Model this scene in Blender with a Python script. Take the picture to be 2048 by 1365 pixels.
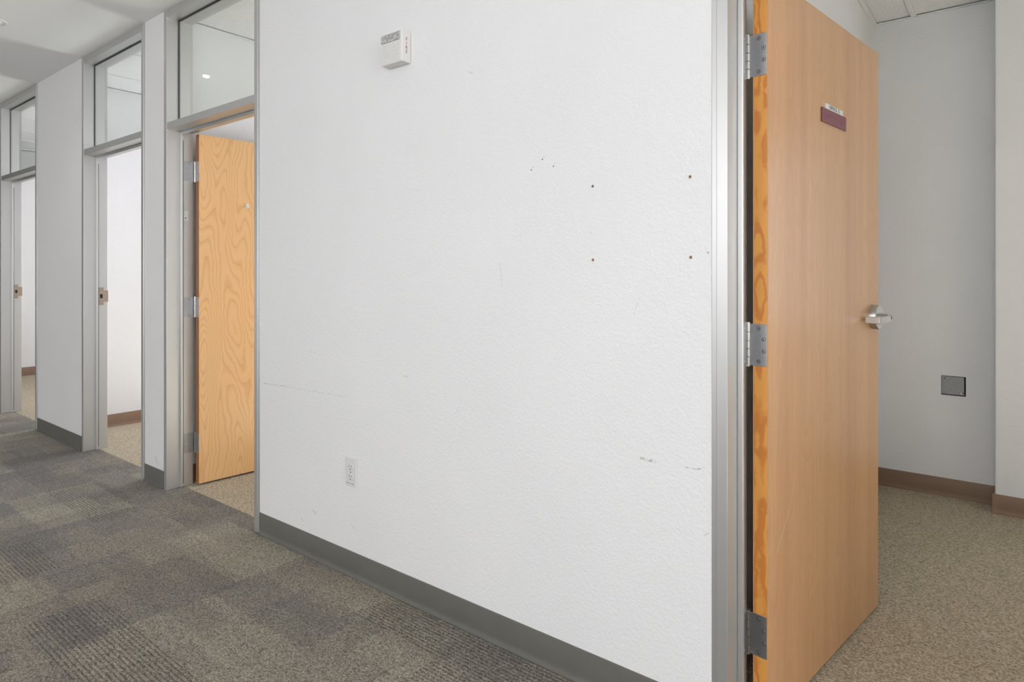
import bpy, bmesh, math, random
from mathutils import Vector, Matrix
random.seed(7)
for o in list(bpy.data.objects):
    bpy.data.objects.remove(o, do_unlink=True)
scene = bpy.context.scene
COL = scene.collection

# ------------------------------------------------------------------ camera
FPX, HOR = 1284.5, 548.0
cam_d = bpy.data.cameras.new('camera')
cam = bpy.data.objects.new('camera', cam_d); COL.objects.link(cam)
cam.location = (0, 0, 1.225)
cam.rotation_euler = (math.radians(90), 0, math.radians(38.3425))
cam_d.sensor_width = 36.0
cam_d.lens = FPX * 36.0 / 2048.0
cam_d.shift_y = -(682.5 - HOR) / 2048.0
cam_d.clip_start = 0.02
scene.camera = cam

# ------------------------------------------------------------------ light
scene.view_settings.view_transform = 'Standard'
scene.view_settings.look = 'None'
scene.view_settings.exposure = 0.06
scene.view_settings.gamma = 1.0
scene.view_settings.use_curve_mapping = False

scene.cycles.max_bounces = 8
scene.cycles.diffuse_bounces = 4
scene.cycles.glossy_bounces = 3

world = bpy.data.worlds.new('sky'); scene.world = world
world.use_nodes = True
bg = world.node_tree.nodes['Background']
bg.inputs[0].default_value = (0.78, 0.88, 1.0, 1)
bg.inputs[1].default_value = 1.5

def lamp(name, kind, loc, rot, energy, color=(1, 1, 1), **kw):
    d = bpy.data.lights.new(name, kind); d.energy = energy; d.color = color
    for k, v in kw.items(): setattr(d, k, v)
    o = bpy.data.objects.new(name, d); COL.objects.link(o)
    o.location = loc; o.rotation_euler = rot
    return o
R90 = math.radians(90)
# sun from behind the offices, 48 degrees up, falling through the office windows onto their floors
lamp('sunlight', 'SUN', (-4, 9, 8), (math.atan2(1, 1.1), 0, math.pi), 78.0, (0.88, 0.92, 1.0), angle=math.radians(0.6))
YB = 4.255                                   # back wall of the offices
# (Area light looks along its -Z; rotate +90 about X to face +Y, -90 to face -Y)
WIN = {1: (-3.05, -1.75), 2: (-5.25, -4.62), 3: (-7.30, -6.40), 4: (0.9, 3.1)}
WZ = {1: (.9, 2.1), 2: (1.0, 2.05), 3: (1.05, 2.05), 4: (.9, 2.1)}
for k, (a, b) in WIN.items():                # daylight filling the window openings
    lamp('daylight_office_%d' % k, 'AREA', ((a + b) / 2, YB + 0.04, sum(WZ[k]) / 2), (-R90, 0, 0), {1: 27, 2: 37, 3: 48, 4: 4}[k], (0.96, 0.97, 1.0),
         shape='RECTANGLE', size=b - a, size_y=WZ[k][1] - WZ[k][0])
lamp('added_light_corridor', 'AREA', (-0.4, -2.62, 1.75), (R90, 0, 0), 72, (1.0, 0.985, 0.99), shape='RECTANGLE', size=3.6, size_y=1.4)  # added area lamp for soft light from behind the camera; its window is invented
lamp('added_light_corridor_far', 'AREA', (-6.4, -2.62, 1.05), (R90, 0, 0), 29, (1.0, 0.98, 0.96), shape='RECTANGLE', size=3.2, size_y=1.4)  # added lamp lifting the far piers and ceiling, in an invented window

lamp('added_light_corridor_end', 'AREA', (4.23, -0.6, 1.7), (R90, 0, R90), 92, (1.0, 0.987, 0.99), shape='RECTANGLE', size=3.0, size_y=1.5)  # added lamp brightening the frame reveals from the unseen right end

# ------------------------------------------------------------------ mesh helpers
class MB:
    def __init__(s): s.v = []; s.f = []
    def add(s, vs, fs):
        n = len(s.v); s.v += [tuple(p) for p in vs]; s.f += [tuple(i + n for i in f) for f in fs]; return s
    def box(s, x0, x1, y0, y1, z0, z1):
        vs = [(x, y, z) for z in (z0, z1) for y in (y0, y1) for x in (x0, x1)]
        return s.add(vs, [(0, 2, 3, 1), (4, 5, 7, 6), (0, 1, 5, 4), (2, 6, 7, 3), (0, 4, 6, 2), (1, 3, 7, 5)])
    def prism(s, poly, a, b, axis='x'):
        # poly: 2D points (counter-clockwise), extruded from a to b along an axis
        def P(t, u, v): return {'x': (t, u, v), 'y': (u, t, v), 'z': (u, v, t)}[axis]
        n = len(poly)
        vs = [P(a, *p) for p in poly] + [P(b, *p) for p in poly]
        fs = [tuple(range(n))[::-1], tuple(range(n, 2 * n))]
        fs += [(i, (i + 1) % n, (i + 1) % n + n, i + n) for i in range(n)]
        return s.add(vs, fs)
    def lathe(s, prof, n=24, axis='z', c=(0, 0, 0)):
        # prof: (radius, height) pairs
        def P(r, h, t):
            a, b = r * math.cos(t), r * math.sin(t)
            p = {'z': (a, b, h), 'y': (a, h, b), 'x': (h, a, b)}[axis]
            return (p[0] + c[0], p[1] + c[1], p[2] + c[2])
        m = len(prof); vs = []; fs = []
        for i in range(n):
            for r, h in prof: vs.append(P(r, h, 2 * math.pi * i / n))
        for i in range(n):
            j = (i + 1) % n
            for k in range(m - 1): fs.append((i * m + k, j * m + k, j * m + k + 1, i * m + k + 1))
        fs.append(tuple(i * m for i in range(n))[::-1]); fs.append(tuple(i * m + m - 1 for i in range(n)))
        return s.add(vs, fs)
    def mesh(s, name):
        me = bpy.data.meshes.new(name); me.from_pydata(s.v, [], s.f)
        bm = bmesh.new(); bm.from_mesh(me)
        bmesh.ops.remove_doubles(bm, verts=bm.verts, dist=1e-6)
        bmesh.ops.recalc_face_normals(bm, faces=bm.faces)
        bm.to_mesh(me); bm.free(); me.update()
        return me
    def build(s, name, mat, parent=None, bevel=0, seg=2, smooth=False, loc=(0, 0, 0)):
        return link(name, s.mesh(name), mat, parent, bevel, seg, smooth, loc)

def link(name, me, mat, parent=None, bevel=0, seg=2, smooth=False, loc=(0, 0, 0)):
    if mat and not me.materials: me.materials.append(mat)
    o = bpy.data.objects.new(name, me); COL.objects.link(o); o.location = loc
    if parent: o.parent = parent
    if bevel:
        b = o.modifiers.new('bevel', 'BEVEL'); b.width = bevel; b.segments = seg; b.limit_method = 'ANGLE'; b.angle_limit = math.radians(40)
    if smooth:
        for p in me.polygons: p.use_smooth = True
        try: me.set_sharp_from_angle(angle=math.radians(40))
        except Exception: pass
    return o

def empty(name, loc=(0, 0, 0), rz=0):
    o = bpy.data.objects.new(name, None); COL.objects.link(o); o.location = loc; o.rotation_euler = (0, 0, rz)
    o.empty_display_size = 0.1
    return o
def tag(o, label, cat, group=None, kind=None):
    o['label'] = label; o['category'] = cat
    if group: o['group'] = group
    if kind: o['kind'] = kind
    return o
def struct(o, label, cat): return tag(o, label, cat, None, 'structure')

def text_mesh(name, body, size, extrude, align='CENTER'):
    cu = bpy.data.curves.new(name, 'FONT'); cu.body = body; cu.size = size; cu.extrude = extrude
    cu.align_x = align; cu.align_y = 'CENTER'; cu.resolution_u = 3
    t = bpy.data.objects.new(name, cu); COL.objects.link(t)
    bpy.context.view_layer.update()
    me = bpy.data.meshes.new_from_object(t.evaluated_get(bpy.context.evaluated_depsgraph_get()))
    bpy.data.objects.remove(t, do_unlink=True)
    me.name = name; me.materials.clear()
    return me

# ------------------------------------------------------------------ material helpers
class NT:
    def __init__(s, name):
        s.m = bpy.data.materials.new(name); s.m.use_nodes = True
        s.t = s.m.node_tree; s.b = s.t.nodes['Principled BSDF']; s.out = s.t.nodes['Material Output']
    def n(s, typ, ins=None, **kw):
        nd = s.t.nodes.new(typ)
        for k, v in kw.items(): setattr(nd, k, v)
        for k, v in (ins or {}).items(): s.set(nd.inputs[k], v)
        return nd
    def set(s, sock, v):
        if isinstance(v, bpy.types.NodeSocket): s.t.links.new(v, sock)
        elif isinstance(v, bpy.types.Node): s.t.links.new(v.outputs[0], sock)
        else:
            if isinstance(v, (tuple, list)) and sock.type == 'RGBA' and len(v) == 3: v = (*v, 1)
            sock.default_value = v
    def math(s, op, a, b=0.0, clamp=False, c=0.0):
        nd = s.n('ShaderNodeMath', {0: a, 1: b}, operation=op, use_clamp=clamp)
        if op in ('SMOOTH_MIN', 'MULTIPLY_ADD', 'WRAP', 'COMPARE'): s.set(nd.inputs[2], c)
        return nd.outputs[0]
    def vm(s, op, a, b=None):
        nd = s.n('ShaderNodeVectorMath', operation=op); s.set(nd.inputs[0], a)
        if b is not None: s.set(nd.inputs[1] if op != 'SCALE' else nd.inputs[3], b)
        return nd.outputs['Value'] if op in ('DOT_PRODUCT', 'LENGTH', 'DISTANCE') else nd.outputs['Vector']
    def mix(s, f, a, b, mode='MIX'):
        nd = s.n('ShaderNodeMix', data_type='RGBA', blend_type=mode)
        s.set(nd.inputs[0], f); s.set(nd.inputs[6], a); s.set(nd.inputs[7], b); return nd.outputs[2]
    def ramp(s, f, stops, interp='LINEAR'):
        nd = s.n('ShaderNodeValToRGB', {0: f}); cr = nd.color_ramp; cr.interpolation = interp
        while len(cr.elements) < len(stops): cr.elements.new(0.5)
        for e, (p, c) in zip(cr.elements, stops):
            e.position = p; e.color = (*c, 1) if len(c) == 3 else c
        return nd.outputs[0]
    def maprange(s, v, a, b, c=0.0, d=1.0, smooth=False):
        nd = s.n('ShaderNodeMapRange', {0: v, 1: a, 2: b, 3: c, 4: d}, clamp=True)
        if smooth: nd.interpolation_type = 'SMOOTHSTEP'
        return nd.outputs[0]
    def coord(s, scale=(1, 1, 1), kind='Object', loc=(0, 0, 0)):
        tc = s.n('ShaderNodeTexCoord')
        mp = s.n('ShaderNodeMapping', {0: tc.outputs[kind]}); mp.inputs['Scale'].default_value = scale; mp.inputs['Location'].default_value = loc
        return mp.outputs[0]
    def noise(s, v, scale, detail=2, rough=0.5, dist=0.0, out=0):
        return s.n('ShaderNodeTexNoise', {'Vector': v, 'Scale': scale, 'Detail': detail, 'Roughness': rough, 'Distortion': dist}).outputs[out]
    def bump(s, h, strength, dist):
        nd = s.n('ShaderNodeBump', {'Height': h, 'Strength': strength, 'Distance': dist}); return nd.outputs[0]
    def done(s, color=None, rough=None, metal=None, normal=None, coat=None, coat_rough=None, spec=None, sheen=None):
        b = s.b
        for k, v in (('Base Color', color), ('Roughness', rough), ('Metallic', metal), ('Normal', normal), ('Coat Weight', coat),
                     ('Coat Roughness', coat_rough), ('Specular IOR Level', spec), ('Sheen Weight', sheen)):
            if v is not None: s.set(b.inputs[k], v)
        return s.m
def lin(r, g, b):
    f = lambda c: (c / 255 / 12.92) if c <= 10.3 else (((c / 255) + 0.055) / 1.055) ** 2.4
    return (f(r), f(g), f(b))
def plain(name, col, rough=0.5, metal=0.0, spec=None):
    t = NT(name); return t.done(col, rough, metal, spec=spec)

def seg_mask(t, p2, a, b, w):
    # soft stroke from a to b in a plane's own x / z coordinates (metres)
    ax, az, bx, bz = a[0], a[1], b[0], b[1]
    ba = (bx - ax, bz - az, 0); L2 = ba[0] ** 2 + ba[1] ** 2
    pa = t.vm('SUBTRACT', p2, (ax, az, 0))
    h = t.math('DIVIDE', t.vm('DOT_PRODUCT', pa, ba), L2, clamp=True)
    d = t.vm('LENGTH', t.vm('SUBTRACT', pa, t.vm('SCALE', ba, h)))
    return t.maprange(d, 0.0, w, 1.0, 0.0)

def wall_paint(name, col, scuffs=(), grime=0.0, strength=0.30):
    t = NT(name); v = t.coord()
    h = t.maprange(t.noise(v, 120, 2, 0.6), 0.33, 0.70)
    c = t.mix(t.maprange(t.noise(v, 1.3, 2, 0.6), 0.35, 0.75), col, tuple(x * 0.965 for x in col))
    if scuffs:
        sx = t.n('ShaderNodeSeparateXYZ', {0: v}); p2 = t.n('ShaderNodeCombineXYZ', {0: sx.outputs[0], 1: sx.outputs[2]}).outputs[0]
        wob = t.vm('SCALE', t.vm('SUBTRACT', t.noise(v, 60, 2, out=1), (0.5, 0.5, 0.5)), 0.006)
        p2 = t.vm('ADD', p2, wob)
        brk = t.maprange(t.noise(v, 130, 2), 0.42, 0.6)
        for (x0, z0, x1, z1, w, d) in scuffs:
            m = t.math('MULTIPLY', seg_mask(t, p2, (x0, z0), (x1, z1), w), t.math('MULTIPLY', brk, d))
            c = t.mix(m, c, (0.16, 0.155, 0.15))
    return t.done(c, 0.62, 0, t.bump(h, strength, 0.0022), spec=0.35)

SC = [(-2.776, .712, -2.582, .717, .0025, .8), (-2.582, .717, -2.168, .721, .002, .45), (-2.418, .886, -2.367, .888, .002, .6),
      (-1.818, .842, -1.793, .839, .003, .6), (-2.385, .205, -2.364, .193, .003, .9), (-2.474, .152, -2.455, .145, .003, .6),
      (-.833, .707, -.792, .705, .006, .75), (-.704, .708, -.660, .709, .004, .7), (-1.484, 1.919, -1.466, 1.910, .002, .8),
      (-1.346, 1.258, -1.338, 1.185, .006, .18), (-.840, 1.155, -.856, 1.112, .004, .2), (-.652, .536, -.638, .546, .0025, .8),
      (-2.125, .206, -2.096, .194, .003, .5), (-1.545, .750, -1.533, .741, .004, .4), (-.646, 1.291, -.641, 1.280, .004, .7),
      (-1.001, 1.350, -.997, 1.344, .002, .6)]
M = {}
M['wall'] = wall_paint('white_wall_paint_scuffed', (0.80, 0.795, 0.795), SC)
M['pier'] = wall_paint('white_wall_paint_pier', (0.78, 0.77, 0.765), [(-3.93, .16, -3.905, .13, .012, .55), (-4.03, .4, -4.02, .36, .006, .3)], strength=0.2)
M['wall_in'] = wall_paint('white_office_paint', (0.775, 0.772, 0.785), strength=0.25)
M['ceiling'] = plain('white_ceiling_paint', (0.87, 0.865, 0.86), 0.8)

def aluminium(name, col, rough):
    t = NT(name); v = t.coord((900, 900, 6))
    n = t.noise(v, 1, 2)
    return t.done(col, t.maprange(n, 0, 1, rough - .04, rough + .06), 0.82, spec=0.5)
M['alu'] = aluminium('satin_anodised_aluminium', (0.60, 0.597, 0.59), 0.41)
M['alu_d'] = aluminium('satin_anodised_aluminium_lip', (0.60, 0.595, 0.585), 0.42)
M['gasket'] = plain('black_rubber_gasket', (0.018, 0.02, 0.022), 0.55)
M['slot'] = plain('dark_cavity', (0.012, 0.011, 0.010), 0.8)

def metal(name, col, rough, sc=(500, 500, 12)):
    t = NT(name); n = t.noise(t.coord(sc), 1, 2)
    return t.done(t.mix(n, col, tuple(c * .82 for c in col)), t.maprange(n, 0, 1, rough - .05, rough + .08), 1.0)
M['steel'] = metal('brushed_satin_chrome', (0.60, 0.59, 0.58), 0.30)
M['hinge'] = metal('dull_steel_hinge_plate', (0.50, 0.505, 0.52), 0.36, (160, 160, 160))
M['knuckle'] = metal('nickel_hinge_barrel', (0.64, 0.61, 0.57), 0.25)
M['screw'] = metal('steel_screw_head', (0.68, 0.67, 0.65), 0.28)
M['sink'] = plain('shadowed_countersink', (.10, .10, .105), .5, .8)
M['brass'] = metal('dull_bronze_strike', (0.46, 0.38, 0.30), 0.42, (120, 120, 120))
M['galv'] = metal('galvanised_cover_plate', (0.34, 0.35, 0.36), 0.55, (60, 60, 60))

def vinyl(name, col):
    t = NT(name); v = t.coord(); n = t.noise(v, 9, 4, 0.6)
    return t.done(t.mix(n, tuple(c * .88 for c in col), tuple(c * 1.12 for c in col)), 0.48, 0, t.bump(t.noise(v, 60, 2), .06, .002), spec=0.4)
M['base'] = vinyl('dark_grey_green_vinyl_base', lin(101, 99, 93))
M['base_in'] = vinyl('brown_vinyl_base', lin(134, 108, 88))

def carpet_tiles():
    t = NT('grey_patchwork_carpet'); v = t.coord(kind='Object')
    g = t.n('ShaderNodeNewGeometry').outputs['Position']
    # every tile is laid with world-aligned ribs; patches of different tone overlap
    wob = t.vm('SCALE', t.vm('SUBTRACT', t.noise(g, 70, 1, .7, out=1), (.5, .5, .5)), 0.05)
    gp = t.vm('ADD', g, wob)
    def patch(sx, sy, ox, oy, seed):
        p = t.vm('MULTIPLY', t.vm('ADD', gp, (ox, oy, 0)), (1 / sx, 1 / sy, 0))
        p = t.vm('FLOOR', p)
        w = t.n('ShaderNodeTexWhiteNoise', {'Vector': t.vm('ADD', p, (seed, seed * 1.7, seed * .3))}, noise_dimensions='3D')
        return w.outputs[0]
    a = patch(.61, .203, 0, 0, 3); b = patch(.23, .152, .11, .05, 11); c = patch(.305, .305, .3, .17, 23)
    tone = t.math('ADD', t.math('MULTIPLY', a, .42), t.math('ADD', t.math('MULTIPLY', b, .33), t.math('MULTIPLY', c, .25)))
    tone = t.math('ADD', tone, t.math('MULTIPLY', t.math('SUBTRACT', t.noise(g, 3.0, 3), .5), .35))
    base = t.ramp(tone, [(.20, lin(101, 97, 92)), (.42, lin(113, 108, 100)), (.60, lin(124, 118, 107)), (.82, lin(137, 131, 117))])
    warm = t.maprange(t.noise(g, 1.1, 2), .4, .65)
    base = t.mix(t.math('MULTIPLY', warm, .35), base, t.mix(1, base, (1.06, 1.0, .9), 'MULTIPLY'))
    # yarn loops: random light and dark tufts
    lp = t.vm('ADD', t.vm('MULTIPLY', g, (1, 1.2, 1)), t.vm('SCALE', t.noise(g, 90, 0, out=1), .006))
    vo = t.n('ShaderNodeTexVoronoi', {'Vector': lp, 'Scale': 230.0})
    rnd = t.n('ShaderNodeSeparateColor', {0: vo.outputs['Color']}).outputs[0]
    y2 = t.noise(lp, 150, 2, .55)
    yarn = t.math('ADD', t.math('MULTIPLY', rnd, .62), t.math('MULTIPLY', t.maprange(y2, .3, .7), .38))
    ribm = t.math('GREATER_THAN', patch(.42, .26, .2, .1, 41), .6)
    sep = t.n('ShaderNodeSeparateXYZ', {0: g}).outputs
    row = t.math('SINE', t.math('MULTIPLY', t.math('ADD', sep[1], t.math('MULTIPLY', y2, .003)), 2 * math.pi / .0145))
    rowm = t.math('MULTIPLY', t.maprange(row, -.1, .9), t.math('MULTIPLY', ribm, t.maprange(rnd, 1.0, .2, .35, 1.0)))
    c1 = t.mix(yarn, t.mix(1, base, (.20, .20, .21), 'MULTIPLY'), t.mix(1, base, (1.92, 1.90, 1.84), 'MULTIPLY'))
    c1 = t.mix(t.math('MULTIPLY', rowm, .85), c1, t.mix(1, c1, (.30, .30, .32), 'MULTIPLY'))
    h = t.math('SUBTRACT', y2, t.math('MULTIPLY', t.math('MULTIPLY', t.maprange(row, -.1, .9), ribm), .5))
    return t.done(c1, 0.95, 0, t.bump(h, .6, .003), spec=.08, sheen=.15)
M['carpet'] = carpet_tiles()

def carpet_beige():
    t = NT('beige_loop_carpet'); v = t.coord()
    vv = t.vm('ADD', t.vm('MULTIPLY', v, (1, 1.25, 1)), t.vm('SCALE', t.noise(v, 80, 0, out=1), .005))
    vo = t.n('ShaderNodeTexVoronoi', {'Vector': vv, 'Scale': 210.0})
    rnd = t.n('ShaderNodeSeparateColor', {0: vo.outputs['Color']}).outputs[0]
    y2 = t.noise(v, 120, 2, .55)
    # herringbone-like rows of loops
    sep = t.n('ShaderNodeSeparateXYZ', {0: v}).outputs
    zig = t.math('PINGPONG', sep[0], .008)
    row = t.math('SINE', t.math('MULTIPLY', t.math('ADD', sep[1], zig), 2 * math.pi / .0085))
    yarn = t.math('ADD', t.math('MULTIPLY', rnd, .55), t.math('ADD', t.math('MULTIPLY', t.maprange(y2, .3, .7), .25), t.math('MULTIPLY', t.maprange(row, -1, 1), .2)))
    big = t.noise(v, 2.2, 3)
    base = t.mix(big, lin(160, 149, 130), lin(172, 160, 138))
    c = t.mix(yarn, t.mix(1, base, (.20, .20, .20), 'MULTIPLY'), t.mix(1, base, (1.92, 1.90, 1.86), 'MULTIPLY'))
    return t.done(c, 0.95, 0, t.bump(t.math('ADD', y2, t.math('MULTIPLY', row, .15)), .6, .003), spec=.08, sheen=.1)
M['carpet_in'] = carpet_beige()

def acoustic():
    t = NT('fissured_acoustic_tile'); v = t.coord()
    p = t.maprange(t.noise(v, 170, 2, .6), .56, .66); w = t.maprange(t.noise(t.vm('MULTIPLY', v, (1, 2.2, 1)), 75, 3, .6), .60, .66)
    k = t.math('MAXIMUM', p, w)
    return t.done(t.mix(t.math('MULTIPLY', k, .35), (.85, .85, .875), (.48, .475, .48)), .9, 0, t.bump(t.math('SUBTRACT', 1.0, k), .5, .002), spec=.1)
M['tile'] = acoustic()
M['tee'] = plain('white_enamel_tee', (.80, .80, .80), .45)

def glass():
    t = NT('clear_glass_faint_green'); t.t.nodes.remove(t.b)
    tr = t.n('ShaderNodeBsdfTransparent', {0: (.955, .975, .965)}); gl = t.n('ShaderNodeBsdfGlossy', {0: (1, 1, 1), 'Roughness': 0.0})
    bf = t.n('ShaderNodeNewGeometry').outputs['Backfacing']
    fr = t.n('ShaderNodeFresnel', {0: t.maprange(bf, 0, 1, 1.5, 1 / 1.5)})
    mx = t.n('ShaderNodeMixShader', {0: fr, 1: tr, 2: gl}); t.t.links.new(mx.outputs[0], t.out.inputs[0]); return t.m
M['glass'] = glass()
def lens():
    t = NT('clear_faceted_strobe_lens'); v = t.coord()
    n = t.n('ShaderNodeTexVoronoi', {'Vector': v, 'Scale': 95})
    return t.done(t.mix(n.outputs[0], (.20, .20, .20), (.66, .65, .64)), .12, 0, t.bump(n.outputs[0], .9, .004), coat=.6, spec=.8)
M['lens'] = lens()
M['plastic'] = plain('off_white_plastic', (.76, .745, .715), .42)
M['plate'] = plain('white_nylon_plate', (.70, .69, .685), .38)
M['red_ink'] = plain('dark_red_lettering', (.30, .035, .035), .5)
M['black_ink'] = plain('black_lettering', (.02, .02, .03), .5)
M['burgundy'] = plain('burgundy_plastic_plaque', lin(124, 60, 72), .38)
M['burgundy_dot'] = plain('burgundy_braille', lin(140, 76, 86), .3)
M['paper'] = plain('white_paper_strip', (.72, .74, .73), .6)
M['anchor'] = plain('tan_plastic_anchor', lin(214, 190, 168), .5)
M['chip'] = plain('grey_plaster_chip', lin(120, 118, 116), .9)
M['hole_dark'] = plain('dark_screw_hole', (.10, .085, .07), .9)  # flat dark disc drawn in place of a hollow hole

def birch():
    t = NT('rotary_cut_birch_veneer'); tc = t.coord()
    v = t.vm('MULTIPLY', tc, (1, 0, 1))
    warp = t.vm('SCALE', t.vm('SUBTRACT', t.noise(v, 9, 3, .55, out=1), (.5, .5, .5)), .045)
    p = t.vm('MULTIPLY', t.vm('ADD', v, warp), (3.4, 1, .66))
    f = t.noise(t.vm('ADD', p, (4.2, 0, 7.35)), 1.35, 1, .4)
    ph = t.math('MULTIPLY', f, 33.0)
    ring = t.math('FRACT', ph)
    line = t.math('MULTIPLY', t.maprange(ring, .55, .97), t.maprange(ring, 1.0, .97))
    line = t.math('ADD', t.math('MULTIPLY', line, .75), t.math('MULTIPLY', t.maprange(ring, 0, .5, 1, 0), .2))
    fine = t.noise(t.vm('MULTIPLY', v, (420, 1, 9)), 1, 2)
    c = t.mix(line, lin(226, 183, 131), lin(206, 157, 105))
    c = t.mix(t.math('MULTIPLY', fine, .35), c, t.mix(1, c, (.90, .86, .80), 'MULTIPLY'))
    c = t.mix(t.maprange(t.noise(v, 2.2, 2), .35, .7), c, t.mix(1, c, (1.04, .99, .94), 'MULTIPLY'))
    return t.done(c, .34, 0, None, coat=.25, coat_rough=.22, spec=.45)
M['birch'] = birch()
def maple():
    t = NT('plain_sliced_maple_veneer'); tc = t.coord()
    v = t.vm('MULTIPLY', tc, (1, 0, 1))
    strip = t.noise(t.vm('MULTIPLY', v, (14, 1, .35)), 1, 2, .5)
    fine = t.noise(t.vm('MULTIPLY', v, (240, 1, 5)), 1, 3, .6)
    warp = t.vm('SCALE', t.vm('SUBTRACT', t.noise(v, 5, 2, out=1), (.5, .5, .5)), .10)
    cath = t.noise(t.vm('MULTIPLY', t.vm('ADD', v, warp), (6.5, 1, .9)), 1.2, 1)
    ring = t.maprange(t.math('FRACT', t.math('MULTIPLY', cath, 16)), .4, 1.0)
    c = t.mix(t.maprange(strip, .3, .7), lin(209, 163, 116), lin(196, 148, 106))
    c = t.mix(t.math('MULTIPLY', ring, .22), c, lin(182, 132, 88))
    c = t.mix(t.math('MULTIPLY', t.maprange(fine, .35, .7), .28), c, lin(180, 132, 92))
    fl = t.maprange(t.noise(t.vm('MULTIPLY', v, (60, 1, 26)), 1, 2), .62, .75)
    c = t.mix(t.math('MULTIPLY', fl, .22), c, lin(226, 186, 146))
    # long scratches left in the varnish
    sx = t.n('ShaderNodeSeparateXYZ', {0: v}); p2 = t.n('ShaderNodeCombineXYZ', {0: sx.outputs[0], 1: sx.outputs[2]}).outputs[0]
    for a, b, w, d in (((.055, .46), (.135, .56), .0022, .55), ((.135, .56), (.19, .67), .0018, .3), ((.02, .40), (.05, .44), .002, .3)):
        c = t.mix(t.math('MULTIPLY', seg_mask(t, p2, a, b, w), d), c, lin(232, 205, 176))
    return t.done(c, .36, 0, t.bump(fine, .05, .001), coat=.35, coat_rough=.24, spec=.5)
M['maple'] = maple()
def pine():
    t = NT('varnished_pine_edge'); v = t.coord()
    warp = t.vm('SCALE', t.vm('SUBTRACT', t.noise(v, 30, 2, out=1), (.5, .5, .5)), .02)
    f = t.noise(t.vm('MULTIPLY', t.vm('ADD', v, warp), (15, 15, 3.4)), 1.3, 1)
    band = t.math('FRACT', t.math('MULTIPLY', f, 4.6))
    k = t.math('MULTIPLY', t.maprange(band, .40, .62), t.maprange(band, 1.0, .86))
    c = t.mix(t.noise(v, 14, 2), lin(222, 158, 74), lin(214, 146, 70))
    c = t.mix(t.math('MULTIPLY', k, .72), c, lin(190, 110, 46))
    return t.done(c, .4, 0, None, coat=.2, coat_rough=.3)
M['pine'] = pine()
def brown_edge():
    t = NT('brown_stained_door_edge'); n = t.noise(t.coord((60, 60, 4)), 1, 3)
    return t.done(t.mix(n, lin(150, 92, 46), lin(172, 110, 60)), .42)
M['edge'] = brown_edge()
M['veneer_edge'] = plain('pale_veneer_edge', lin(226, 186, 132), .45)

# ------------------------------------------------------------------ setting
YW = 1.638                 # corridor face of the office wall
D = 0.1436                 # wall and frame thickness
ZC = 2.7166                # corridor ceiling
ZO = 2.70                  # office ceilings
ZO4 = 2.673
XL, XR, YK = -18.0, 4.2, -2.6
YT = 1.730                 # carpet joint in the doorways
# frames: x of outer left edge, x of outer right edge
FR = {1: (-3.821, -2.811), 2: (-5.087, -4.071), 3: (-7.035, -6.022), 4: (-0.631, 0.377)}
FW = 0.043

fl = MB().box(XL, XR, YK, YT, -0.12, -0.008).build('floor', M['slot'])
struct(fl, 'corridor floor laid with grey patchwork carpet tiles', 'floor')
fo = MB().box(-9.6, XR, YT, YB + .2, -0.12, 0.0005).build('floor_office', M['carpet_in'])
struct(fo, 'office floor covered with beige loop carpet', 'floor')
# carpet tiles, one object each, children of the floor
T = 0.61; g_ = 0.0005
shared = {}
def tile(x0, x1, y0, y1):
    w, d = round(x1 - x0, 4), round(y1 - y0, 4)
    if (w, d) not in shared:
        shared[(w, d)] = MB().box(g_, w - g_, g_, d - g_, -0.0078, 0.0).mesh('carpet_tile')
    link('carpet_tile', shared[(w, d)], M['carpet'], fl, loc=(x0, y0, 0))
y1 = YW
rows = []
y0 = YT - T
while y1 > YK + .01:
    rows.append((max(y0, YK), y1)); y1 = y0; y0 -= T
for ri, (a, b) in enumerate(rows):
    x = XL
    while x < XR - .01:
        tile(x, min(x + T, XR), a, b); x += T
for k, (a, b) in FR.items():                       # carpet running into each doorway
    tile(a + FW, b - FW, YW, YT)

cl = MB().box(XL, XR, YK, YW + D, ZC, ZC + .1).build('ceiling', M['ceiling'])
struct(cl, 'smooth white painted corridor ceiling', 'ceiling')

def wall(name, x0, x1, y0, y1, label, mat='wall', z1=ZC):
    o = MB().box(x0, x1, y0, y1, 0, z1).build(name, M[mat]); return struct(o, label, 'wall')
wf = wall('wall_front', FR[1][1], FR[4][0], YW, YW + D, 'wide white textured corridor wall with scuffs and screw holes')
wall('wall_front_pier', FR[2][1], FR[1][0], YW, YW + D, 'narrow white wall pier between the wood door and the middle doorway', 'pier')
wall('wall_front_pier_far', FR[3][1], FR[2][0], YW, YW + D, 'white wall pier between the middle and the farthest doorway', 'pier')
wall('wall_front_end', XL, FR[3][0], YW, YW + D, 'white wall beyond the farthest doorway', 'pier')
wall('wall_front_right', FR[4][1], XR, YW, YW + D, 'white wall right of the office doorway', 'wall_in')
wall('wall_left', XL - .1, XL, YK, YW + D, 'white end wall of the corridor', 'wall_in')
o = MB().box(XR, XR + .1, YK, -2.1, 0, ZC).box(XR, XR + .1, .9, YB + .2, 0, ZC).box(XR, XR + .1, -2.1, .9, 0, .95).box(XR, XR + .1, -2.1, .9, 2.45, ZC).build('wall_right', M['wall_in'])
struct(o, 'white wall closing the right end, with an added window opening', 'wall')
# unseen wall behind the camera; window openings added for the corridor lamps
b = MB()
for a0, a1 in ((XL, -8.0), (-4.8, -2.2), (1.4, XR)): b.box(a0, a1, YK - .12, YK, 0, ZC)
for a0, a1, c0, c1 in ((-8.0, -4.8, .35, 1.75), (-2.2, 1.4, 1.05, 2.45)): b.box(a0, a1, YK - .12, YK, 0, c0).box(a0, a1, YK - .12, YK, c1, ZC)
o = b.build('wall_back', M['wall_in'])
struct(o, 'white corridor wall opposite the offices with added window openings', 'wall')
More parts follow.
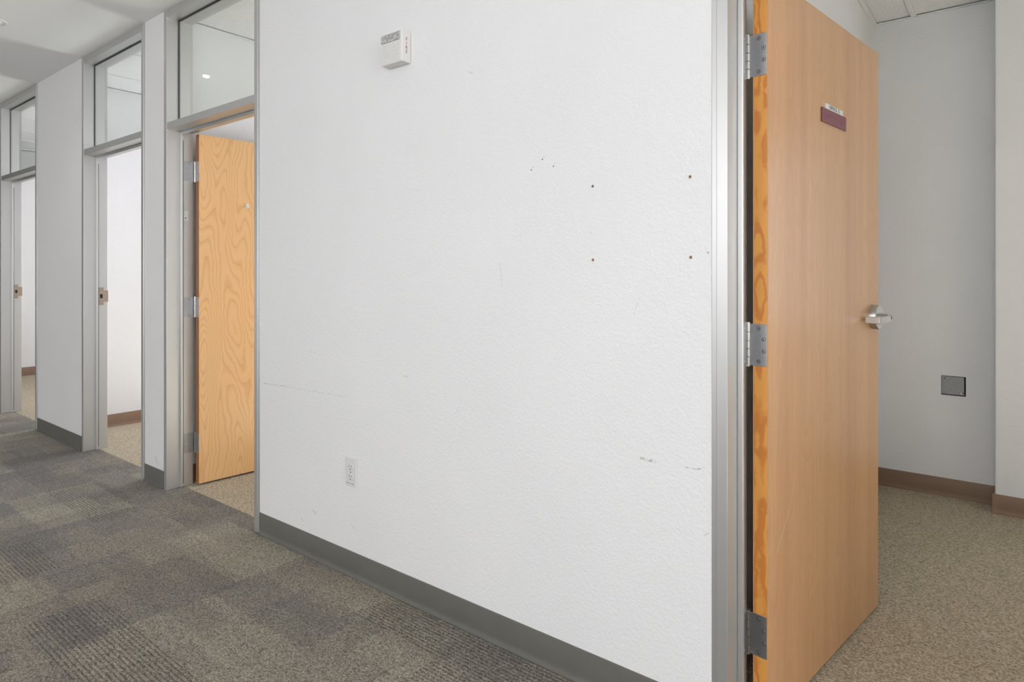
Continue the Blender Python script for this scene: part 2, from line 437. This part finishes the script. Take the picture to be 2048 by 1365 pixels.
# partitions between the offices
PT = {'a': (-3.94, -3.83), 'b': (-5.81, -5.70), 'c': (-9.50, -9.39), 'd': (-.79, -.673)}
for k, nm, lb in (('a', 'wall_partition_near', 'white partition behind the wood door left of the wide wall'), ('b', 'wall_partition_middle', 'bright white partition seen through the middle doorway'),
                  ('c', 'wall_partition_far', 'white partition seen through the farthest doorway'), ('d', 'wall_partition_right', 'white partition beside the open door with the name plaque')):
    wall(nm, *PT[k], YW + D, YB, lb, 'wall_in', 2.80)
# exterior wall of the offices with window openings, and a plain stretch behind the near office
HX0, HX1, HZ0, HZ1 = -.342, -.230, .557, .664     # ragged hole for the junction box in the back wall
b = MB()
xs = -9.6
for k in (3, 2, 1):
    a0, a1 = WIN[k]
    b.box(xs, a0, YB, YB + .2, 0, 2.9); b.box(a0, a1, YB, YB + .2, 0, WZ[k][0]); b.box(a0, a1, YB, YB + .2, WZ[k][1], 2.9); xs = a1
b.box(xs, PT['d'][0], YB, YB + .2, 0, 2.9)
o = b.build('wall_rear', M['wall_in']); struct(o, 'white outer wall of the far offices with windows', 'wall')
b = MB().box(PT['d'][0], HX0, YB, YB + .2, 0, 2.9).box(HX1, WIN[4][0], YB, YB + .2, 0, 2.9).box(WIN[4][1], XR, YB, YB + .2, 0, 2.9)
b.box(*WIN[4], YB, YB + .2, 0, .9).box(*WIN[4], YB, YB + .2, 2.1, 2.9)
b.box(HX0, HX1, YB, YB + .2, 0, HZ0).box(HX0, HX1, YB, YB + .2, HZ1, 2.9).box(HX0, HX1, YB + .06, YB + .2, HZ0, HZ1)
o = b.build('wall_rear_right', M['wall_in']); struct(o, 'grey-white back wall behind the open office door', 'wall')
o = MB().box(-.10, .62, 4.105, YB, 0, 2.80).build('wall_column', M['wall_in'], bevel=.006, seg=3); struct(o, 'white boxed column standing proud of the back wall', 'wall')
o = MB().box(-9.6, XR, YW + D, YB + .2, 2.80, 2.9).build('ceiling_deck', M['ceiling']); struct(o, 'plain slab above the office ceilings', 'ceiling')

# cove base: thin vinyl strip with a curved toe
def cove(name, p0, p1, nrm, mat, label, start=0.0, end=0.0):
    # p0 -> p1 along the wall on the floor, nrm = direction out of the wall
    p0, p1, nrm = Vector((*p0, 0)), Vector((*p1, 0)), Vector((*nrm, 0))
    prof = [(0, 0.0006), (.0125, .0006), (.0125, .003), (.0095, .0055), (.0062, .010), (.0045, .017), (.004, .026), (.004, .0975), (.003, .0998), (0, .1005)]
    b = MB(); n = len(prof); vs = []
    for p in (p0, p1):
        for u, z in prof: vs.append(p + nrm * (u + .0002) + Vector((0, 0, z)))
    b.add(vs, [tuple(range(n)), tuple(range(n, 2 * n))] + [(i, (i + 1) % n, (i + 1) % n + n, i + n) for i in range(n)])
    o = b.build(name, M[mat], smooth=True); return struct(o, label, 'baseboard')
cove('baseboard_front', (FR[1][1], YW), (FR[4][0], YW), (0, -1), 'base', 'dark grey vinyl baseboard along the wide white wall')
cove('baseboard_pier', (FR[2][1], YW), (FR[1][0], YW), (0, -1), 'base', 'short dark grey baseboard on the narrow pier beside the wood door')
cove('baseboard_pier_far', (FR[3][1], YW), (FR[2][0], YW), (0, -1), 'base', 'dark grey baseboard on the pier between the two far doorways')
cove('baseboard_end', (XL, YW), (FR[3][0], YW), (0, -1), 'base', 'dark grey baseboard beyond the farthest doorway')
cove('baseboard_right', (FR[4][1], YW), (XR, YW), (0, -1), 'base', 'dark grey baseboard right of the office doorway')
cove('baseboard_rear', (PT['d'][1], YB), (-.10, YB), (0, -1), 'base_in', 'brown baseboard along the back wall of the near office')
cove('baseboard_column', (-.1115, 4.105), (.62, 4.105), (0, -1), 'base_in', 'brown baseboard on the front of the boxed column')
cove('baseboard_column_side', (-.10, 4.105), (-.10, YB), (-1, 0), 'base_in', 'brown baseboard on the side of the boxed column')
cove('baseboard_near_office', (PT['d'][1], YW + D), (PT['d'][1], YB), (1, 0), 'base_in', 'brown baseboard behind the open door with the plaque')
cove('baseboard_wood_door', (PT['a'][1], YW + D), (PT['a'][1], YB), (1, 0), 'base_in', 'brown baseboard behind the wood door left of the wide wall')
cove('baseboard_middle', (PT['b'][1], YW + D), (PT['b'][1], YB), (1, 0), 'base_in', 'brown baseboard seen through the middle doorway')
cove('baseboard_far', (PT['c'][1], YW + D), (PT['c'][1], YB), (1, 0), 'base_in', 'brown baseboard seen through the farthest doorway')

# lay-in office ceilings: tees, wall angle and acoustic tiles
def grid_ceiling(name, x0, x1, y0, y1, z, xg, label, yg):
    root = empty(name, (x0, y0, z)); struct(root, label, 'ceiling')
    W_, H_ = x1 - x0, y1 - y0
    lines_x = [0] + sorted(x - x0 for x in xg if x0 + .03 < x < x1 - .03) + [W_]
    lines_y = [0] + sorted(y - y0 for y in yg if y0 + .03 < y < y1 - .03) + [H_]
    for x in lines_x[1:-1]: MB().box(x - .012, x + .012, .002, H_ - .002, 0, .03).build('tee', M['tee'], root)
    for y in lines_y[1:-1]: MB().box(.002, W_ - .002, y - .012, y + .012, .0004, .03).build('cross_tee', M['tee'], root)
    for a in ((0.001, .022, .001, H_ - .001), (W_ - .022, W_ - .001, .001, H_ - .001), (.0225, W_ - .0225, .001, .022), (.0225, W_ - .0225, H_ - .022, H_ - .001)):
        MB().box(*a, -.0005, .003).build('wall_angle', M['tee'], root)
    for i in range(len(lines_x) - 1):
        for j in range(len(lines_y) - 1):
            a, b2, c, d = lines_x[i] + .004, lines_x[i + 1] - .004, lines_y[j] + .004, lines_y[j + 1] - .004
            MB().box(a, b2, c, d, .009, .024).build('ceiling_tile', M['tile'], root)
yl = [YW + D + .03 + 1.22 * k for k in range(0, 4)]
grid_ceiling('ceiling_office_near', PT['a'][1], PT['d'][0], YW + D, YB, ZO, [-3.43 + .61 * k for k in range(8)], 'white lay-in tile ceiling behind the transom above the wood door', yl)
grid_ceiling('ceiling_office_middle', PT['b'][1], PT['a'][0], YW + D, YB, ZO, [-5.3 + .61 * k for k in range(8)], 'white lay-in tile ceiling behind the middle transom', yl)
grid_ceiling('ceiling_office_far', PT['c'][1], PT['b'][0], YW + D, YB, ZO, [-9.29 + .615 * k for k in range(8)], 'white lay-in tile ceiling behind the farthest transom', yl)
grid_ceiling('ceiling_office_right', PT['d'][1], XR, YW + D, YB, ZO4, [-.47 + .61 * k for k in range(8)], 'white acoustic tile ceiling above the open door with the plaque', [YB - 1.22 * k for k in range(1, 3)])

# ------------------------------------------------------------------ aluminium door frames with transoms
ZB0, ZB1, ZH = 2.0405, 2.0793, 2.674      # transom bar, head
STP = .015
def frame(n, label, wlabel, strike=False):
    xa, xb = FR[n]; w = xb - xa
    root = empty('trim_%d' % n, (xa, YW, 0)); struct(root, label, 'door frame')
    for side in (0, 1):
        fx = (lambda v: v) if side == 0 else (lambda v: w - v)
        pl = [(0, -.001), (.0145, -.001), (.0145, -.005), (FW, -.005), (FW, D - .0004), (0, D - .0004)]
        poly = [(fx(x), y) for x, y in pl]
        MB().prism(poly, 0.0006, ZC - .0004, 'z').build('jamb', M['alu'], root, bevel=.0012)
        s0, s1 = sorted((fx(FW), fx(FW + STP)))
        MB().prism([(s0, .068), (s1, .068), (s1, .081), (s0, .081)], .0008, ZB0 - .001, 'z').build('door_stop', M['alu'], root, bevel=.0025, seg=3)
        g0, g1 = sorted((fx(FW + .0005), fx(FW + STP - .005)))
        MB().box(g0, g1, .0812, .0855, .02, ZB0 - .05).build('door_seal', M['gasket'], root)
    MB().box(FW, w - FW, -.003, D - .0004, ZB0, ZB1).build('transom_bar', M['alu'], root, bevel=.0012)
    MB().box(FW + STP, w - FW - STP, .068, .081, ZB0 - .018, ZB0).build('head_stop', M['alu'], root, bevel=.002)
    MB().box(FW, w - FW - (.005 if strike else 0), -.003, D - .0004, ZH, ZC - .0004).build('head', M['alu'], root, bevel=.0012)
    b = MB(); q = .007; y0, y1 = .0595, .0665
    b.box(FW, FW + q, y0, y1, ZB1, ZH).box(w - FW - q, w - FW, y0, y1, ZB1, ZH).box(FW + q, w - FW - q, y0, y1, ZB1, ZB1 + q * .5).box(FW + q, w - FW - q, y0, y1, ZH - q, ZH)
    b.build('glazing_gasket', M['gasket'], root)
    if strike:
        x = FW + .0008; zc = 1.068; ya = .0885
        s = MB().prism([(ya, zc - .062), (ya + .031, zc - .062), (ya + .031, zc - .040), (D + .004, zc - .040), (D + .004, zc + .040), (ya + .031, zc + .040), (ya + .031, zc + .062), (ya, zc + .062)], FW - .0002, x + .0012, 'x').build('strike_plate', M['brass'], root, bevel=.0008)
        MB().box(x + .0008, x + .0016, ya + .008, ya + .024, zc - .014, zc + .014).build('latch_hole', M['slot'], s, bevel=.0004)
        for dz in (-.052, .052): MB().lathe([(.0001, x + .001), (.0042, x + .001), (.0036, x + .0018), (.0001, x + .0018)], 12, 'x', (0, ya + .018, zc + dz)).build('screw', M['brass'], s)
    p = MB().box(FW + .0005, w - FW - .0005, .0605, .0655, ZB1 + .0005, ZH - .0005).build('window_%d' % n, M['glass'], loc=(xa, YW, 0))
    struct(p, wlabel, 'transom window')
    return root
t1 = frame(1, 'grey aluminium door frame holding the wood door left of the wide wall', 'clear transom pane above the wood door, reflecting a lamp')
frame(2, 'grey aluminium door frame of the middle doorway with bronze strike', 'clear transom pane above the middle doorway', True)
frame(3, 'grey aluminium door frame at the far left edge of the corridor', 'clear transom pane above the farthest doorway', True)
t4 = frame(4, 'pale aluminium door frame at the right end of the wide wall', 'clear transom pane above the doorway with the plaque')
MB().box(FW, FW + .0006, .091, .115, 1.532, 1.588).build('label_sticker', M['paper'], t1)
MB().box(FW + .0006, FW + .0009, .097, .105, 1.542, 1.550).build('label_sticker_print', M['chip'], t1)

# hinge leaf on the jamb (stays with the frame)
HZ = (0.2445, 1.032, 1.8185)
def screw_head(x, y, z, axis, parent, sgn):
    MB().lathe([(.0001, 0), (.0058, 0), (.0058, sgn * .0002), (.0001, sgn * .0002)], 16, axis).build('countersink', M['sink'], parent, loc=(x, y, z))
    s = MB().lathe([(.0001, 0), (.0046, 0), (.0042, sgn * .0008), (.0001, sgn * .0009)], 16, axis).build('screw', M['screw'], parent, loc=(x, y, z), smooth=True)
    return s
def jamb_leaf(trim, zc):
    p = MB().box(FW - .0004, FW + .0014, .092, D, zc - .057, zc + .057).build('hinge_leaf', M['hinge'], trim, bevel=.0006)
    for dy, dz in ((.122, .045), (.104, .016), (.104, -.016), (.122, -.045)):
        screw_head(FW + .0013, dy, zc + dz, 'x', p, 1)
for z in HZ: jamb_leaf(t1, z); jamb_leaf(t4, z)

# ------------------------------------------------------------------ doors
DW, DT = .908, .0425
def lever(parent, side):
    # side -1: corridor face (local -y), +1: room face
    y0 = 0 if side < 0 else DT
    Y = lambda v: y0 + side * v
    h = MB().lathe([(.0001, Y(0)), (.0435, Y(0)), (.0435, Y(.020)), (.0415, Y(.0225)), (.0001, Y(.0225))], 40, 'y', (.848, 0, 1.070)).build('handle', M['steel'], parent, smooth=True)
    MB().lathe([(.0001, Y(.02)), (.0125, Y(.02)), (.0125, Y(.05)), (.0001, Y(.05))], 24, 'y', (.848, 0, 1.070)).build('spindle', M['steel'], h, smooth=True)
    a, c = sorted((Y(.046), Y(.060)))
    e, g = sorted((Y(.010), Y(.0605)))
    poly = [(.862, Y(.060)), (.862, Y(.046)), (.752, Y(.046)), (.752, Y(.009)), (.738, Y(.009)), (.738, Y(.0545)), (.7435, Y(.060))]
    MB().prism(poly, 1.053, 1.077, 'z').build('lever', M['steel'], h, bevel=.0018, seg=3)
    MB().lathe([(.0001, Y(.0602)), (.0065, Y(.0602)), (.0065, Y(.0612)), (.0001, Y(.0612))], 16, 'y', (.848, 0, 1.070)).build('key_cylinder', M['brass'], h)
    q0, q1 = sorted((Y(.0611), Y(.0616)))
    MB().box(.8470, .8490, q0, q1, 1.0655, 1.0745).build('keyway', M['slot'], h)
def door(name, loc, ang, face, edge, label):
    root = empty(name, loc, ang); struct(root, label, 'door')
    MB().box(0, DW, .0028, DT - .0028, .012, 2.032).build('core', M[edge], root)
    MB().box(0, DW, 0, .0028, .012, 2.032).build('face_veneer', M[face], root)
    MB().box(0, DW, DT - .0028, DT, .012, 2.032).build('face_veneer', M[face], root)
    for zc in HZ:
        h = MB().box(-.0016, .0003, .0035, .0555, zc - .057, zc + .057).build('hinge', M['hinge'], root, bevel=.0005)
        zs = [(-.0605, -.0350), (-.0332, -.0128), (-.0110, .0092), (.0110, .0332), (.0350, .0605)]
        for z0, z1 in zs:
            MB().lathe([(.0001, zc + z0), (.0064, zc + z0), (.0064, zc + z1), (.0001, zc + z1)], 18, 'z', (-.0005, .0565, 0)).build('knuckle', M['knuckle'], h, smooth=True)
        for dy, dz in ((.026, .045), (.0115, .016), (.0115, -.016), (.026, -.045)):
            s = screw_head(-.0015, dy, zc + dz, 'x', h, -1)
            MB().box(-.0026, -.0022, dy - .0028, dy + .0028, zc + dz - .0005, zc + dz + .0005).box(-.0026, -.0022, dy - .0005, dy + .0005, zc + dz - .0028, zc + dz + .0028).build('screw_slot', M['slot'], h)
    lever(root, -1); lever(root, 1)
    return root
A4 = math.atan2(.991, .134); A1 = math.atan2(.998, .062)
d4 = door('door_2', (-.529, 1.776, 0), A4, 'maple', 'pine', 'open tan wooden door with a plaque and satin lever handle')
d1 = door('door_1', (-3.716, 1.787, 0), A1, 'birch', 'edge', 'open honey-coloured wooden door with swirling grain, left of the wide wall')
hk = MB().box(.272, .293, -.004, 0, 1.626, 1.652).build('adhesive_hook', M['plastic'], d1, bevel=.002)
MB().box(.278, .287, -.012, -.003, 1.629, 1.637).build('hook_tip', M['plastic'], hk, bevel=.002)

# ------------------------------------------------------------------ things
# name plaque on the door (its own frame follows the door face)
def on_door(x, z, ang=A4, org=(-.529, 1.776)):
    return (org[0] + math.cos(ang) * x, org[1] + math.sin(ang) * x, z)
sg = empty('room_sign', on_door(.4675, 1.6945), A4)
tag(sg, 'burgundy plastic plaque with braille and a white OFFICE 12 strip on the tan door', 'sign')
MB().box(-.1025, .1025, -.0045, -.0004, 0, .0445).build('plaque', M['burgundy'], sg, bevel=.0008)
st = MB().box(-.0705, .0755, -.0030, -.0003, .0446, .0615).build('paper_strip', M['paper'], sg)
tm = text_mesh('lettering', 'OFFICE 12', .0172, .0002)
o = link('lettering', tm, M['black_ink'], st); o.rotation_euler = (R90, 0, 0); o.location = (.0025, -.0033, .0530); o.scale = (1.18, 1, 1)
br = {'O': '135', 'F': '124', 'I': '24', 'C': '14', 'E': '15', '#': '3456', '1': '1', '2': '12'}
dots = MB()
cx = -.082
for ch in 'OFFICE':
    for dgt in br[ch]:
        dgt = int(dgt); px = cx + (0 if dgt <= 3 else .0062); pz = .0275 - ((dgt - 1) % 3) * .0062
        dots.lathe([(.0001, 0), (.0018, 0), (.0013, -.0012), (.0001, -.0015)], 8, 'y', (px, -.0044, pz))
    cx += .0150
cx = .052
for ch in '#12':
    for dgt in br[ch]:
        dgt = int(dgt); px = cx + (0 if dgt <= 3 else .0062); pz = .0275 - ((dgt - 1) % 3) * .0062
        dots.lathe([(.0001, 0), (.0018, 0), (.0013, -.0012), (.0001, -.0015)], 8, 'y', (px, -.0044, pz))
    cx += .0150
bd = dots.build('braille_dots', M['burgundy_dot'], sg, smooth=True); bd['kind'] = 'stuff'

# fire alarm horn strobe
fa = empty('fire_alarm', (-1.8315, YW, 2.006)); tag(fa, 'white fire alarm horn strobe high on the wide white wall', 'fire alarm')
w2, dp, hh = .0585, .0455, .1185
MB().prism([(-w2, 0), (w2, 0), (w2, hh), (w2 - .013, hh), (w2 - .013, .083), (-w2, .083)], -dp, -.0005, 'y').build('body', M['plastic'], fa, bevel=.0035, seg=3)
MB().box(-w2, w2 - .0132, -.020, -.0005, .0832, hh).build('strobe_housing', M['plastic'], fa, bevel=.003, seg=3)
MB().prism([(-.0205, .0835), (-dp - .001, .0835), (-dp - .001, .110), (-dp + .006, hh - .001), (-.0205, hh - .001)], -w2 + .001, w2 - .0135, 'x').build('strobe_lens', M['lens'], fa, bevel=.002, seg=2)
for i in range(15):
    z = .006 + i * .0051
    MB().box(-w2 + .008, w2 - .012, -dp - .0014, -dp + .0005, z, z + .0028).build('grille_slat', M['plastic'], fa, bevel=.0005)
for i, ch in enumerate('FIRE'):
    me = text_mesh('letter', ch, .0165, .0002)
    o = link('letter', me, M['red_ink'], fa); o.rotation_euler = (R90, 0, R90); o.location = (w2 + .0003, -.0230, .0845 - i * .0155)

# duplex outlet
ot = empty('wall_outlet', (-2.122, YW, .365)); tag(ot, 'white duplex power outlet low on the wide wall', 'outlet')
MB().prism([(-.035, -.0005), (.035, -.0005), (.035, -.0035), (.031, -.0062), (-.031, -.0062), (-.035, -.0035)], 0, .1135, 'z').build('cover_plate', M['plate'], ot, bevel=.0015, seg=2)
for zc in (.0775, .0370):
    pts = []
    for i in range(24):
        an = 2 * math.pi * i / 24; x, z = .0172 * math.cos(an), .0172 * math.sin(an)
        pts.append((x, zc + max(-.0138, min(.0138, z))))
    rc = MB().prism(pts, -.0085, -.0058, 'y').build('receptacle', M['plate'], ot, bevel=.0006)
    MB().box(-.0078, -.0056, -.0088, -.0083, zc + .0005, zc + .0090).build('slot', M['slot'], rc)
    MB().box(.0056, .0078, -.0088, -.0083, zc + .0015, zc + .0085).build('slot', M['slot'], rc)
    MB().lathe([(.0001, -.0083), (.0026, -.0083), (.0026, -.0088), (.0001, -.0088)], 12, 'y', (0, 0, zc - .0075)).build('slot', M['slot'], rc)
MB().lathe([(.0001, -.006), (.0032, -.006), (.0028, -.0072), (.0001, -.0074)], 14, 'y', (0, 0, .0572)).build('screw', M['screw'], ot)
pm = MB()
for x0, x1 in ((-.026, -.018), (-.016, -.008), (0, .006), (.008, .020)): pm.box(x0, x1, -.0066, -.0060, .0105, .0128)
pm.build('faint_print', M['chip'], ot)

# screw anchors and little holes left in the wide wall
GA = 'plastic anchors left in the wide wall'
for (x, z, lb, mat) in ((-.690, 1.484, 'tan plastic screw anchor in the wide wall, upper right of the four', 'anchor'), (-.991, 1.484, 'bare chipped screw hole in the wide wall, upper left of the four', 'chip'),
                        (-.990, 1.266, 'tan plastic screw anchor in the wide wall, lower left of the four', 'anchor'), (-.688, 1.269, 'tan plastic screw anchor in the wide wall, lower right of the four', 'anchor')):
    an = empty('wall_anchor' if mat == 'anchor' else 'screw_hole', (x, YW, z)); tag(an, lb, 'wall anchor' if mat == 'anchor' else 'screw hole', GA if mat == 'anchor' else None)
    r = .0058 if mat == 'anchor' else .0042
    ring = MB()
    n = 20; vs = []; fs = []
    for i in range(n):
        tt = 2 * math.pi * i / n; j = 1 + (.18 * math.sin(3 * tt + x * 9) if mat == 'chip' else .05 * math.sin(2 * tt))
        for rr, yy in ((r * j, -.0002), (r * .92 * j, -.0012), (r * .58, -.0012), (r * .5, -.0002)): vs.append((rr * math.cos(tt), yy, rr * math.sin(tt)))
    for i in range(n):
        for k in range(4): fs.append((i * 4 + k, ((i + 1) % n) * 4 + k, ((i + 1) % n) * 4 + (k + 1) % 4, i * 4 + (k + 1) % 4))
    ring.add(vs, fs).build('rim', M[mat], an, smooth=True)
    MB().lathe([(.0001, -.0002), (r * .6, -.0002), (r * .6, -.0006), (.0001, -.0006)], 14, 'y').build('hole', M['hole_dark'], an)
for x, z in ((-1.174, 1.584), (-1.132, 1.558), (-1.217, 1.555)):
    MB().lathe([(.0001, -.0001), (.0026, -.0001), (.0018, -.0006), (.0001, -.0006)], 9, 'y', (x, YW, z)).lathe([(.0001, -.0001), (.0014, -.0001), (.001, -.0005), (.0001, -.0005)], 7, 'y', (x + .006, YW, z + .008)).build('nail_hole', M['chip'], wf)

# blank cover plate over a junction box, sunk in a ragged hole of the back wall
cp = empty('junction_box_cover', (-.286, YB, .5605)); tag(cp, 'grey blank metal cover plate set in the back wall of the near office', 'cover plate')
MB().box(-.0545, .0485, .003, .0048, .002, .1000).build('plate', M['galv'], cp, bevel=.0006)
MB().box(-.0550, .0550, .030, .058, -.002, .1025).build('box', M['slot'], cp)
MB().lathe([(.0001, .003), (.0048, .003), (.004, .0012), (.0001, .001)], 14, 'y', (.036, 0, .012)).build('screw', M['screw'], cp, smooth=True)
MB().box(.040, .0465, .0024, .0031, .012, .0165).build('screw_notch', M['slot'], cp)
MB().box(-.0435, -.036, .0024, .0031, .0855, .0905).build('screw_notch', M['slot'], cp)

# recessed ceiling downlight of the corridor
def bulb_mat():
    t = NT('lit_lamp_face'); t.set(t.b.inputs['Emission Color'], (1, .96, .9)); t.set(t.b.inputs['Emission Strength'], 14.0); return t.done((.9, .9, .88), .4)
M['bulb'] = bulb_mat()
def downlight(x, y, label):
    r = empty('downlight', (x, y, ZC)); tag(r, label, 'ceiling light')
    MB().lathe([(.055, -.0005), (.078, -.0005), (.076, -.004), (.062, -.007), (.055, -.004)], 36, 'z').build('trim_ring', M['tee'], r, smooth=True)
    MB().lathe([(.0001, -.0006), (.054, -.0006), (.050, -.009), (.034, -.016), (.0001, -.017)], 32, 'z').build('eyeball', M['tee'], r, smooth=True)
    MB().lathe([(.0001, -.012), (.018, -.0125), (.0175, -.022), (.014, -.028), (.007, -.0315), (.0001, -.032)], 24, 'z').build('bulb', M['bulb'], r, smooth=True)
    lamp('downlight_glow', 'SPOT', (x, y, ZC - .045), (0, 0, 0), 6, (1, .95, .88), spot_size=math.radians(130), spot_blend=.8, shadow_soft_size=.03).parent = None
downlight(-4.75, 1.065, 'small white recessed ceiling lamp at the left edge of the picture')

# outer windows (frames and panes)
def outer_window(n, x0, x1, z0, z1, y, label):
    root = empty('window_%d' % n, (x0, y, z0)); struct(root, label, 'window'); w = x1 - x0; h = z1 - z0
    for nm, a in (('window_frame', (0, .04, 0, .05, 0, h)), ('window_frame', (w - .04, w, 0, .05, 0, h)), ('window_frame', (.04, w - .04, 0, .05, 0, .04)), ('window_frame', (.04, w - .04, 0, .05, h - .04, h))):
        MB().box(*a).build(nm, M['alu'], root)
    MB().box(.04, w - .04, .02, .026, .04, h - .04).build('pane', M['glass'], root)
for i, k in enumerate((1, 2, 3)):
    outer_window(5 + i, WIN[k][0], WIN[k][1], *WZ[k], YB + .1, ['outer window of the office with the wood door', 'outer window of the middle office', 'outer window of the farthest office'][i])
outer_window(8, -2.2, 1.4, 1.05, 2.45, YK - .1, 'added unseen corridor window opposite the wide wall')  # invented opening around the main added corridor lamp
outer_window(9, -8.0, -4.8, .35, 1.75, YK - .1, 'added unseen corridor window opposite the far doorways')  # invented opening, set low so the added lamp reaches the ceiling
outer_window(10, WIN[4][0], WIN[4][1], .9, 2.1, YB + .1, 'outer window of the office with the plaque door')

# added end window, put in for the end lamp: same parts, turned a quarter
ew = empty('window_11', (XR + .08, -2.1, .95)); struct(ew, 'added unseen window at the right end of the corridor', 'window')
for a in ((0, .05, 0, .04, 0, 1.5), (0, .05, 2.96, 3.0, 0, 1.5), (0, .05, .04, 2.96, 0, .04), (0, .05, .04, 2.96, 1.46, 1.5)): MB().box(*a).build('window_frame', M['alu'], ew)
MB().box(.02, .026, .04, 2.96, .04, 1.46).build('pane', M['glass'], ew)
